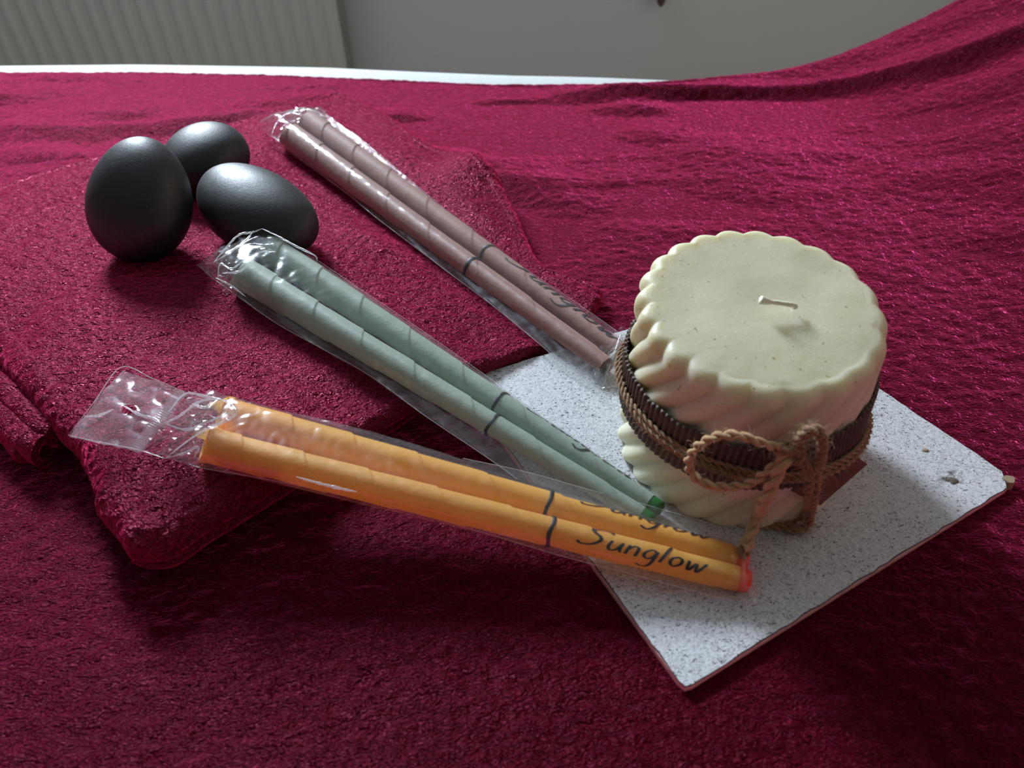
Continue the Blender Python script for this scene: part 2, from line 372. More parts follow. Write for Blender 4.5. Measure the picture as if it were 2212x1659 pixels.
# the folded towel's outline is needed by the relief of the large one
tile_px = [(988, 822), (1600, 636), (2200, 1040), (1480, 1490)]
TT = .005
TL, TB, TR, TF = [at(*p, TT)[:2] for p in tile_px]
TC = (TL+TB+TR+TF)/4
def relief(x, y):
    q = (noise(x*9+3, y*34, seed=3)*.0035+noise(x*5, y*16+x*8, seed=4)*.0045+noise(x*22, y*60, seed=5)*.0012)
    far = sst(.36, .62, y)*.75+.12+.5*sst(.25, .4, x)
    far = far*sst(.13, .22, np.hypot(x-TC[0], (y-TC[1]))+0*x)
    # a slack fold behind, on the right
    f2 = .010*np.exp(-((y-(.735-.10*(x-.2)))/.013)**2)*sst(.02, .14, x)*(1-sst(.5, .7, x))
    f3 = -.009*np.exp(-((y-(.765-.06*(x-.2)))/.014)**2)*sst(.02, .14, x)*(1-sst(.4, .6, x))
    f4 = .007*np.exp(-((y-(.62+.03*np.sin(x*9)))/.018)**2)*sst(-.5, -.35, -np.abs(x+.30)+(-.15)) 
    f5 = .006*np.exp(-((y-.70-.02*x)/.015)**2)*(1-sst(-.22, .0, x))
    return np.clip(q*far*(1.9-1.3*sst(.0, .35, x)), -.004, 1)*1.0+f2+f3*0+f4+f5
def fine_relief(x, y, z, a=1.0):
    return a*(noise(x*150, y*240, z*200, seed=11)*.00050+noise(x*330, y*520, z*400, seed=12)*.00038)
xs = np.concatenate([np.linspace(-.95, -.62, 60, endpoint=False), np.arange(-.62, .62, .00155), np.linspace(.62, .95, 60)])
sy = np.linspace(0, 1, 520); yb = -.09
eps_edge = [tuple(at(*p)[:2]) for p in ((-800, 165), (-200, 160), (0, 159), (250, 158), (500, 162), (700, 169), (1106, 187), (1350, 183), (1480, 176))]+[(.30, .795), (.45, .83), (.7, .87), (.95, .88)]
ex, ey = zip(*eps_edge)
ye = np.interp(xs, ex, ey)+.0012*noise(xs*30, xs*0, seed=8)
ye = np.convolve(np.pad(ye, 20, mode='edge'), np.ones(41)/41, 'valid')
gy = np.where(sy < .12, sy/.12*.19, .19+(sy-.12)/.88*.81)   # fewer rows outside the frame
X, G = np.meshgrid(xs, gy, indexing='ij'); Y = yb+(ye[:, None]-yb)*G
Z = .0015+relief(X, Y)*sst(0, .01, ye[:, None]-Y)+rise(X)+fine_relief(X, Y, Y*0)
Z = np.maximum(Z, .0004+rise(X)*.999)
def inside_tile(X, Y, m=.004):
    ok = np.ones(X.shape, bool); q = [TL, TB, TR, TF]; c = sum(q)/4
    for i in range(4):
        a, b = q[i], q[(i+1) % 4]; nn = np.array([b[1]-a[1], a[0]-b[0]]); nn /= np.linalg.norm(nn)
        if (c-a) @ nn < 0: nn = -nn
        ok &= ((X-a[0])*nn[0]+(Y-a[1])*nn[1]) > m
    return ok
Z = np.where(inside_tile(X, Y), -.0002, np.where(inside_tile(X, Y, -.006), np.minimum(Z, .0012), Z))
XX, YY, ZZ = X, Y, Z
# thickness skirt at the back edge
back = np.stack([X[:, -1], Y[:, -1]+.0015, Z[:, -1]-.0018], -1); back2 = np.stack([X[:, -1], Y[:, -1]+.001, np.maximum(Z[:, -1]-.0042, rise(X[:, -1])+.0003)], -1)
V = np.stack([X, Y, Z], -1); V = np.concatenate([V, back[:, None], back2[:, None]], 1)
towel = mesh_np('large_towel', V, grid_faces(V.shape[0], V.shape[1]), M_towel)
tag(towel, 'large crimson terry towel spread over the whole bed under everything', 'towel')

# ================================================================ folded towel
fp = [(-150, 470, .02), (-40, 418, .024), (0, 402, .024), (110, 366, .024), (240, 338, .022), (380, 310, .018), (520, 278, .014), (600, 254, .012), (690, 226, .010),
      (742, 216, .009), (850, 268, .010), (930, 328, .012), (1000, 336, .020), (1058, 362, .022), (1112, 432, .022), (1165, 540, .018), (1215, 572, .016), (1280, 602, .013),
      (1302, 636, .010), (1262, 692, .008), (1150, 762, .006), (1040, 816, .005), (920, 890, .004), (850, 936, .004), (650, 1062, .004), (470, 1180, .004), (390, 1232, .005),
      (335, 1240, .006), (292, 1226, .008), (262, 1180, .012), (216, 1118, .016), (205, 1064, .018), (170, 990, .018), (110, 930, .018), (40, 850, .018), (-20, 770, .018), (-110, 690, .018), (-230, 600, .018)]
FO = smooth_path(np.array([at(*p)[:2] for p in fp]), 900, True)
FC = np.array([-.165, .44])
def seg_dist(P2, poly):
    """distance from points to the outline, negative inside"""
    x, y = P2[:, 0], P2[:, 1]; best = np.full(len(x), 9.0); ins = np.zeros(len(x), bool)
    A = poly; B = np.roll(poly, -1, 0)
    for a, b in zip(A, B):
        d = b-a; t = np.clip(((x-a[0])*d[0]+(y-a[1])*d[1])/(d @ d+1e-18), 0, 1)
        best = np.minimum(best, np.hypot(x-a[0]-t*d[0], y-a[1]-t*d[1]))
        c = ((a[1] > y) != (b[1] > y)); xi = a[0]+(y-a[1])/(b[1]-a[1]+1e-18)*(b[0]-a[0]); ins ^= c & (x < xi)
    return np.where(ins, -best, best)
BUMP = at(1030, 375, .02)[:2]
HC = [(0, 500, .033), (-100, 600, .033), (300, 450, .033), (100, 750, .035), (250, 950, .034), (330, 1150, .031), (600, 254, .026), (742, 216, .020), (550, 600, .033), (700, 750, .027),
      (850, 850, .019), (640, 1000, .027), (500, 1100, .029), (900, 850, .017), (930, 400, .022), (1000, 600, .0165), (1150, 600, .015), (1290, 620, .0115), (1120, 740, .010), (800, 450, .025), (450, 350, .031)]
HP = np.array([at(x, y, h) for x, y, h in HC]); LINES = []
def h_fold(x, y):
    x = np.asarray(x, float); y = np.asarray(y, float); ws = 0; h = 0
    for p in HP:
        w = 1/((x-p[0])**2+(y-p[1])**2+.0004)**1.5; ws = ws+w; h = h+w*p[2]
    h = h/ws
    h = h+.016*np.exp(-(((x-BUMP[0])/.024)**2+((y-BUMP[1])/.032)**2))+.002*noise(x*14, y*14, seed=21)
    h = h+.0012*noise(x*40, y*30, seed=22)
    for A_, B_, ra, rb in LINES:
        d = B_[:2]-A_[:2]; L2 = d @ d; t = ((x-A_[0])*d[0]+(y-A_[1])*d[1])/L2
        lat = np.abs((x-A_[0])*d[1]-(y-A_[1])*d[0])/math.sqrt(L2); r = ra+(rb-ra)*np.clip(t, 0, 1)
        lim = A_[2]+(B_[2]-A_[2])*t-r-.0012
        m = (1-sst(1.0, 4.2, lat/r))*sst(-.12, -.02, t); h = h*(1-m)+np.minimum(h, lim)*m
    return h
FOs = FO[::9]
def fold_top(x, y):
    """top surface with rounded rim"""
    d = -seg_dist(np.array([[x, y]]), FOs)[0]; h = float(h_fold(x, y)); R = h*.75
    return h*(1-.5*(1-min(max(d/R, 0), 1))**2.2)
def on_fold(px, py, dz=0.0):
    z = .03
    for _ in range(12):
        p = at(px, py, z); z = .5*z+.5*(fold_top(p[0], p[1])+dz)
    return at(px, py, z)
def end(px, py, surf, r):
    """centre of a round stick seen at this pixel, resting on the folded towel or the tile"""
    if surf == 'fold': return on_fold(px, py, r+.0006)
    return at(px, py, surf+r+.0004)
G1, G2, G3 = 'orange ear candles in the front packet', 'pale green ear candles in the middle packet', 'dusty pink ear candles in the far packet'
def wpx(px, py, z, w): # a width in pixels at that place in metres
    P_ = at(px, py, z); return w/(F_PX/float((P_-CAM) @ _f))
rY, rY2 = wpx(600, 960, .04, 39), wpx(1590, 1225, .01, 27)
rG, rG2 = wpx(600, 610, .04, 36), wpx(1400, 1100, .01, 19.5)
rP, rP2 = wpx(640, 280, .03, 26), wpx(1310, 780, .01, 20)
YA1, YB1 = end(452, 962, 'fold', rY), end(1592, 1250, TT, rY2)
YA2, YB2 = end(484, 893, 'fold', rY), end(1588, 1207, TT+.001, rY2)
GA1, GB1 = end(522, 588, 'fold', rG), end(1386, 1113, TT+.0004, rG2)
GA2, GB2 = end(573, 533, 'fold', rG), end(1404, 1086, TT+.001, rG2)
PA1, PB1 = end(626, 290, 'fold', rP), end(1310, 790, TT+.0006, rP2)
PA2, PB2 = end(664, 262, 'fold', rP), end(1338, 758, TT+.0006, rP2)
LINES[:] = [(YA1, YB1, rY, rY2), (YA2, YB2, rY, rY2), (GA1, GB1, rG, rG2), (GA2, GB2, rG, rG2), (PA1, PB1, rP, rP2), (PA2, PB2, rP, rP2)]
nt, nr = 1100, 300
t = np.linspace(0, len(FO), nt, endpoint=False); O = np.stack([np.interp(t, np.arange(len(FO)+1), np.r_[FO[:, i], FO[0, i]]) for i in (0, 1)], -1)
dO = np.roll(O, -1, 0)-np.roll(O, 1, 0); NO = np.stack([dO[:, 1], -dO[:, 0]], -1); NO /= np.linalg.norm(NO, axis=1)[:, None]
if ((O-FC)*NO).sum(1).mean() < 0: NO = -NO
for _ in range(150): NO = (np.roll(NO, 1, 0)+NO+np.roll(NO, -1, 0))/3
NO /= np.linalg.norm(NO, axis=1)[:, None]
he = h_fold(O[:, 0], O[:, 1])
side = np.array([1 if s < 0 else 1 for s in t])
rim = he*.5
In = O-NO*(rim*.9)[:, None]
nrr = 46; fr = np.linspace(0, 1, nr-nrr)
inner = FC+(In[:, None]-FC)*fr[None, :, None]
zi = h_fold(inner[..., 0], inner[..., 1])
# a soft sag towards the rim
dd = (1-fr)[None, :]*np.linalg.norm(In-FC, axis=1)[:, None]
zi = zi*(1-.10*np.exp(-dd/.018))
ph = np.linspace(0, np.pi, nrr+1)[1:]
zr0 = zi[:, -1]
sidev = In[:, None]+NO[:, None]*((rim*.9)[:, None]*np.sin(ph)**.8)[..., None]
zs_ = .5*zr0[:, None]*(1+np.cos(ph))[None]+.0008
V = np.concatenate([np.concatenate([inner, zi[..., None]], -1), np.concatenate([sidev, zs_[..., None]], -1)], 1)
# crease between the two layers of the fold
cre = np.exp(-((zs_/zr0[:, None]-.45)/.06)**2)*.0022
V[:, nr-nrr:, :2] -= NO[:, None]*cre[..., None]
# pile relief along the normal
dn = fine_relief(V[..., 0]*1.1, V[..., 1]*1.1, V[..., 2]*1.1, 1.15)
sa = np.concatenate([np.zeros(nr-nrr), np.sin(ph)]); ca = np.concatenate([np.ones(nr-nrr), np.abs(np.cos(ph))])
V[..., :2] += NO[:, None]*(dn*sa)[..., None]*1.3; V[..., 2] += dn*ca*sst(0, .02, np.arange(nr))[None]
zc = V[:, 0, 2].mean(); V[:, 0, 2] = zc
folded = empty('folded_towel', (FC[0], FC[1], 0), 'small dark crimson folded terry towel lying under the three black stones', 'towel')
mesh_np('top_layer', V, grid_faces(nt, nr, False, True), M_fold, folded)
# lower layer with rolled hem sticking out on the left
def hem(pts, r0, name, sq=.55):
    Pp = smooth_path(np.array([at(x, y, z) for x, y, z in pts]), 90); k = 40
    a = np.arange(k)*2*np.pi/k; T = frames(Pp)[0]; Nn = np.cross(T, [0, 0, 1]); Nn /= np.linalg.norm(Nn, axis=1)[:, None]
    rr = r0*np.ones(len(Pp)); rr[-6:] *= np.sqrt(np.clip(1-np.linspace(0, 1, 6)**2, .02, 1))
    V = Pp[:, None]+rr[:, None, None]*(np.cos(a)[None, :, None]*Nn[:, None]+(sq*np.sin(a))[None, :, None]*np.array([0, 0, 1.0]))
    V += fine_relief(V[..., 0], V[..., 1], V[..., 2])[..., None]*np.array([0, 0, 1.0])
    V_, F_ = capped(V.reshape(-1, 3), grid_faces(len(Pp), k, True), len(Pp), k)
    return mesh_py(name, V_, F_, M_fold, folded)
hem([(-260, 700, .010), (-60, 790, .010), (20, 850, .0095), (80, 915, .0095), (118, 962, .009)], .018, 'lower_layer', .5)
def curl(pts, r, t, a0, a1, name):
    Pp = smooth_path(np.array([at(x, y, z) for x, y, z in pts]), 80); T = frames(Pp)[0]; Nn = np.cross(T, [0, 0, 1]); Nn /= np.linalg.norm(Nn, axis=1)[:, None]
    Uu = np.cross(Nn, T); a = np.linspace(a0, a1, 34); rs = r*(1-.35*np.linspace(0, 1, 34))
    sec = [(c*math.cos(q), c*math.sin(q)) for q, c in zip(a, rs)]+[((rs[-1]-t/2)*math.cos(a1)-t*.3*math.sin(a1), (rs[-1]-t/2)*math.sin(a1)+t*.3*math.cos(a1))]+[((c-t)*math.cos(q), (c-t)*math.sin(q)) for q, c in zip(a[::-1], rs[::-1])]
    sec = np.array(sec); k = len(sec)
    V = Pp[:, None]+sec[None, :, 0:1]*Nn[:, None]+sec[None, :, 1:2]*Uu[:, None]
    V += fine_relief(V[..., 0], V[..., 1], V[..., 2], 1.2)[..., None]*np.array([.5, .5, 1.0])
    V_, F_ = capped(V.reshape(-1, 3), grid_faces(len(Pp), k, True), len(Pp), k); return mesh_py(name, V_, F_, M_fold, folded)
curl([(-200, 800, .013), (-30, 862, .0125), (30, 908, .012), (76, 948, .0115), (112, 968, .011)], .0125, .0040, -2.2, 2.6, 'rolled_hem')
curl([(-160, 740, .020), (0, 830, .019), (56, 880, .018), (100, 920, .017), (128, 935, .016)], .0085, .0035, -1.2, 2.8, 'rolled_hem')

# ================================================================ stones
def stone(name, pts, label, ax, rot, egg=.12, seed=0, sink=.002, dz=None):
    nu, nv = 96, 64; u = np.arange(nu)*2*np.pi/nu; v = np.linspace(.02, np.pi-.02, nv)
    U, Vv = np.meshgrid(u, v, indexing='ij')
    x = np.cos(U)*np.sin(Vv); y = np.sin(U)*np.sin(Vv); z = np.cos(Vv)
    sg = lambda q, e: np.sign(q)*np.abs(q)**e
    x, y, z = x*ax[0]*(1+egg*y), y*ax[1], sg(z, .9)*ax[2]
    r = 1+.02*noise(x*30, y*30, z*30, seed=seed); Q = np.stack([x*r, y*r, z*r], -1)
    Mr = np.array(Matrix.Rotation(math.radians(rot[2]), 3, 'Z') @ Matrix.Rotation(math.radians(rot[0]), 3, 'X') @ Matrix.Rotation(math.radians(rot[1]), 3, 'Y'))
    Q = Q @ Mr.T; zmin = Q[..., 2].min()
    px, py = pts; z0 = .03
    for _ in range(14):
        c = at(px, py, z0); z0 = .5*z0+.5*(fold_top(c[0], c[1])-zmin-sink)
    c = at(px, py, z0)
    V_, F_ = capped((Q+c).swapaxes(0, 1).reshape(-1, 3), grid_faces(nv, nu, True), nv, nu)
    o = mesh_py(name, V_, F_, M_stone); o.data.flip_normals() if False else None
    # origin at the stone's base
    b = Vector((c[0], c[1], c[2]+zmin)); o.data.transform(Matrix.Translation(-b)); o.location = b
    return tag(o, label, 'stone', 'three black massage stones')
stone('massage_stone', (303, 434), 'upright egg-shaped black stone leaning at the left of the trio', (.0315, .038, .024), (48, 0, -14), -.10, 31, .0025)
stone('massage_stone', (442, 345), 'black stone at the back of the trio, half hidden behind the other two', (.030, .032, .0215), (14, 0, -30), .06, 32)
stone('massage_stone', (552, 455), 'oval black stone lying flat at the right of the trio, nearest the green ear candles', (.046, .028, .021), (10, 10, -40), .10, 33)

# ================================================================ tile
tile = empty('square_tile', (TC[0], TC[1], 0), 'white black-speckled square board tile with pinkish edges under the pillar candle', 'tile')
corners = [TL, TB, TR, TF]; ring = []
for i in range(4):
    a, b, c = corners[i-1], corners[i], corners[(i+1) % 4]
    d1 = (a-b)/np.linalg.norm(a-b); d2 = (c-b)/np.linalg.norm(c-b); rr = .0035
    chip = .0075 if i == 2 else rr
    ring += [b+d1*chip, (b+d1*chip+b+d2*chip)/2*(.45)+b*.55 if i != 2 else b+(d1+d2)*chip*.5, b+d2*chip]
    m_ = 46
    for q in range(1, m_): ring.append(b+d2*chip+(c-d2*rr-b-d2*chip)*q/m_)
ring = np.array(ring); n = len(ring); cen = ring.mean(0)
jag = .00028*noise(np.arange(n)*.9, np.arange(n)*0, seed=41)
dirs = (ring-cen)/np.linalg.norm(ring-cen, axis=1)[:, None]
def lay(off, z, j=0): return np.concatenate([ring+dirs*(off+j*jag)[:, None] if not np.isscalar(off+j*jag) else ring+dirs*off, np.full((n, 1), z)], 1)
z0_ = np.zeros(n)
A = lay(z0_-.0006, TT, 1.5); B = lay(z0_-.0002, TT-.0005, 1); Cc = lay(z0_, TT-.0012, 0); D = lay(z0_-.0002, .0004, 0)
V = np.concatenate([A, [[cen[0], cen[1], TT]]]); mesh_py('top_face', V, [(i, (i+1) % n, n) for i in range(n)][::1], M_tile, tile, False)
mesh_np('worn_rim', np.concatenate([A, B]), grid_faces(2, n, True), M_grime, tile)
mesh_np('board_edge', np.concatenate([B, Cc, D]), grid_faces(3, n, True), M_tile_side, tile, False)
V = np.concatenate([D, [[cen[0], cen[1], .0004]]]); mesh_py('underside', V, [((i+1) % n, i, n) for i in range(n)], M_tile_side, tile, False)
def disc(name, px, py, r, m, seed, parent, h=.0005, amp=.25, ecc=.8):
    c = at(px, py, TT); k = 26; a = np.arange(k)*2*np.pi/k
    rr = r*(1+amp*noise(np.cos(a)*2, np.sin(a)*2, seed=seed))
    Vv = [(c[0]+rr[i]*math.cos(a[i]), c[1]+rr[i]*ecc*math.sin(a[i]), TT+.00005) for i in range(k)]+[(c[0]+.7*rr[i]*math.cos(a[i]), c[1]+.7*rr[i]*ecc*math.sin(a[i]), TT+h) for i in range(k)]+[(c[0], c[1], TT+h*.6)]
    return mesh_py(name, Vv, [(i, (i+1) % k, k+(i+1) % k, k+i) for i in range(k)]+[(k+i, k+(i+1) % k, 2*k) for i in range(k)], m, parent)
disc('paint_chip', 1999, 973, .0015, M_chip, 5, tile)
disc('dried_mark', 2056, 1037, .0023, M_mark, 6, tile, .0006, .35, 1.0)
hairs = []
for q in range(16):
    a = rng.uniform(0, 6.28) if q > 6 else rng.uniform(2.0, 2.9); c = at(2056, 1037, TT); L = rng.uniform(.002, .006)
    pp = np.array([[c[0]+math.cos(a+.12*s*rng.uniform(-1, 2))*(.002+L*s/6), c[1]+math.sin(a+.1*s)*(.002+L*s/6), TT+.0003] for s in range(7)])
    hairs.append(tube_vf(pp, .00006, 4))
V, Fq = join_vf(hairs); o = mesh_np('root_hairs', V, Fq, M_mark, tile); o['kind'] = 'stuff'
cc = TR+(TC-TR)/np.linalg.norm(TC-TR)*.0040
k = 14; a = np.arange(k)*2*np.pi/k
V = [(cc[0]+.0026*math.cos(q)*(1+.2*math.sin(3*q)), cc[1]+.0026*math.sin(q)*.9, TT+.0006) for q in a]+[(cc[0]+.0029*math.cos(q), cc[1]+.0029*math.sin(q), .0008) for q in a]
mesh_py('chipped_corner', V, [tuple(range(k))]+[(i, k+i, k+(i+1) % k, (i+1) % k) for i in range(k)], M_chip, tile, False)

# ================================================================ ear candles
GLY = {
 'S': ([[(.95, 1.35), (.80, 1.55), (.45, 1.58), (.15, 1.38), (.22, 1.08), (.55, .82), (.68, .50), (.45, .12), (.05, .0), (-.15, .14)]], 1.15),
 'u': ([[(0, .8), (-.02, .3), (.15, .04), (.42, .2), (.55, .8)], [(.55, .8), (.56, .3), (.66, .03)]], .9),
 'n': ([[(0, .78), (.02, .03)], [(.02, .45), (.25, .78), (.48, .66), (.52, .03)]], .85),
 'g': ([[(.55, .68), (.3, .85), (.05, .6), (.03, .28), (.25, .1), (.48, .3), (.56, .75)], [(.56, .78), (.55, -.35), (.3, -.68), (-.05, -.55)]], .9),
 'l': ([[(.08, 1.6), (0, .05)]], .4),
 'o': ([[(.3, .78), (.05, .55), (.08, .18), (.32, .04), (.55, .3), (.52, .62), (.3, .78)]], .85),
 'w': ([[(0, .75), (.1, .15), (.22, .1), (.4, .62), (.55, .1), (.68, .12), (.85, .8)]], 1.1)}
def ear_candle(A, B, rA, rB, m, label, grp, tipm, phi_text=None, s_band=.6, s_text=(.66, .95), tr=None, seed=0, bevel=.9, flap=True, vs=.0046, bandw=.0012):
    A, B = np.array(A), np.array(B); L = np.linalg.norm(B-A); T = (B-A)/L
    up = np.array([0, 0, 1.0]); Nn = up-T*(up @ T); Nn /= np.linalg.norm(Nn); Bi = np.cross(T, Nn)   # phi 0 = top, + = away from the camera
    if Bi[1] < 0: Bi = -Bi
    root = empty('ear_candle', (A[0]*.5+B[0]*.5, A[1]*.5+B[1]*.5, min(A[2]-rA, B[2]-rB)), label, 'ear candle', grp)
    ns, nk = 760, 56
    s = np.linspace(0, 1, ns); ph = np.arange(nk)*2*np.pi/nk
    Sg, Ph = np.meshgrid(s, ph, indexing='ij')
    turns = 7.2
    def rad_at(sv, pv):
        base = rA+(rB-rA)*np.clip(sv, 0, 1)**.92
        sp = (sv*turns*(1+.15*(1-sv))+pv/(2*np.pi)+seed*.37) % 1.0
        return base*(1-.03+.085*sp**1.3*(1-sst(.965, .995, sp))+.010*noise(sv*26+seed*9, np.cos(pv)*1.4+5, np.sin(pv)*1.4, seed=50+seed))
    def pos(sv, pv, dr=0.0):
        r = rad_at(sv, pv)+dr
        return A+T*(np.asarray(sv)*L)[..., None]+r[..., None]*(np.cos(pv)[..., None]*Nn+np.sin(pv)[..., None]*Bi)
    # slanting wide mouth
    s0 = -.028+(.048*bevel)*(1+np.cos(ph+.55))*.5
    Sv = s0[None, :]+(1-s0[None, :])*Sg
    outer = pos(Sv, Ph); inner = pos(Sv[:120], Ph[:120], -.0011)
    V = np.concatenate([outer[::-1].reshape(-1, 3), inner.reshape(-1, 3)]); n1 = ns*nk
    Fq = np.concatenate([grid_faces(ns, nk, True), grid_faces(120, nk, True, False, n1)])
    j = np.arange(nk); rimq = np.stack([(ns-1)*nk+j, n1+j, n1+(j+1) % nk, (ns-1)*nk+(j+1) % nk], -1)
    mesh_np('cloth_tube', V, np.concatenate([Fq, rimq]), m, root)
    # loose flap of the wrap at the mouth
    if flap:
        fu, fv = np.meshgrid(np.linspace(0, 1, 16), np.linspace(-1, 1, 18), indexing='ij')
        p0 = (1.7 if seed % 2 else 2.0)
        pf = p0+fv*(1.1-.9*fu); sf = -.022+.032*(1-fu)-.0*fu-.012*fu
        Vf = pos(sf-.012*fu, pf, .0004-.0045*fu**2+0*fv)
        mesh_np('cloth_flap', Vf, grid_faces(16, 18), m, root)
    # tip
    k = 24; rb = rB*.97
    prof = [(1.000, rb), (1.012, rb*.98), (1.020, rb*.88), (1.023, rb*.5)] if tr else [(1.0, rb), (1.004, rb*.9), (1.005, rb*.4)]
    Pp = np.array([A+T*L*q for q, _ in [(.99, 0)]+prof]); rr = [rb*.97]+[q[1] for q in prof]
    V, Fq = tube_vf(Pp, np.array(rr), k); V_, F_ = capped(V, Fq, len(rr), k); mesh_py('tip', V_, F_, tipm, root)
    # marker band
    a = np.linspace(-2.6, 2.6, 70); w = bandw
    sb = s_band+.0015*np.sin(a*3+seed)+.002*a*.3
    Vb = np.stack([pos(sb-w/L*(.7+.3*np.abs(noise(a*4, a*0, seed=seed)))*.8, a, .00035), pos(sb-w/L*.3, a, .00055), pos(sb+w/L*.3, a, .00055), pos(sb+w/L*.8, a, .00035)], 1)
    mesh_np('marker_band', Vb, grid_faces(70, 4), M_ink, root)
    if phi_text is not None:
        parts = []; adv = sum(GLY[c][1] for c in 'Sunglow')+0.3; us = (s_text[1]-s_text[0])/adv; u0 = 0
        for ch in 'Sunglow':
            strokes, wd = GLY[ch]
            if ch == 'S': strokes = [[(x*1.25, y*1.12) for x, y in st] for st in strokes]; wd *= 1.2
            for st in strokes:
                c = smooth_path(np.array([(x, y) for x, y in st]), max(10, len(st)*6))
                d = np.gradient(c, axis=0); d /= np.linalg.norm(d, axis=1)[:, None]+1e-9
                nn = np.stack([-d[:, 1], d[:, 0]], -1)
                hw = (.045+.040*np.abs(d[:, 1]))*(1 if ch != 'S' else 1.15)
                rows = []
                for q in (-1, 0, 1):
                    cu = c+nn*(hw*q)[:, None]
                    xx = u0+cu[:, 0]+.28*cu[:, 1]+0.15; yv = cu[:, 1]
                    sv = s_text[0]+xx*us; r = rA+(rB-rA)*sv
                    rows.append(pos(sv, phi_text+(yv-.45)*vs/r, .00042 if q == 0 else .0003))
                V = np.stack(rows, 1); parts.append((V.reshape(-1, 3), grid_faces(len(c), 3)))
            u0 += wd
        V, Fq = join_vf(parts); mesh_np('handwriting', V, Fq, M_ink, root)
    return root
ear_candle(YA1, YB1, rY, rY2, M_yel, 'front orange ear candle with the full handwritten word and a bitten red tip', G1, M_red, -.50, .667, (.715, .94), True, 1, .8, True, .0050)
ear_candle(YA2, YB2, rY, rY2, M_yel, 'rear orange ear candle, its handwriting half turned out of sight', G1, M_red, .70, .661, (.715, .95), True, 2, 1.0, True, .0052)
ear_candle(GA1, GB1, rG, rG2, M_grn, 'front pale green ear candle, green tip under the orange packet', G2, M_green, None, .690, (.7, .95), True, 3, 1.0, True, .005)
ear_candle(GA2, GB2, rG, rG2, M_grn, 'rear pale green ear candle with a visible dark green tip', G2, M_green, .98, .680, (.73, .96), True, 4, 1.0, True, .0050)
ear_candle(PA1, PB1, rP, rP2, M_pnk, 'front dusty pink ear candle, nearer the black stones', G3, M_dark, None, .667, (.7, .95), None, 5, .9, False, .005, .0019)
ear_candle(PA2, PB2, rP, rP2, M_pnk, 'rear dusty pink ear candle with handwriting towards the pillar candle', G3, M_dark, .30, .672, (.72, .99), None, 6, .9, False, .0052, .0016)

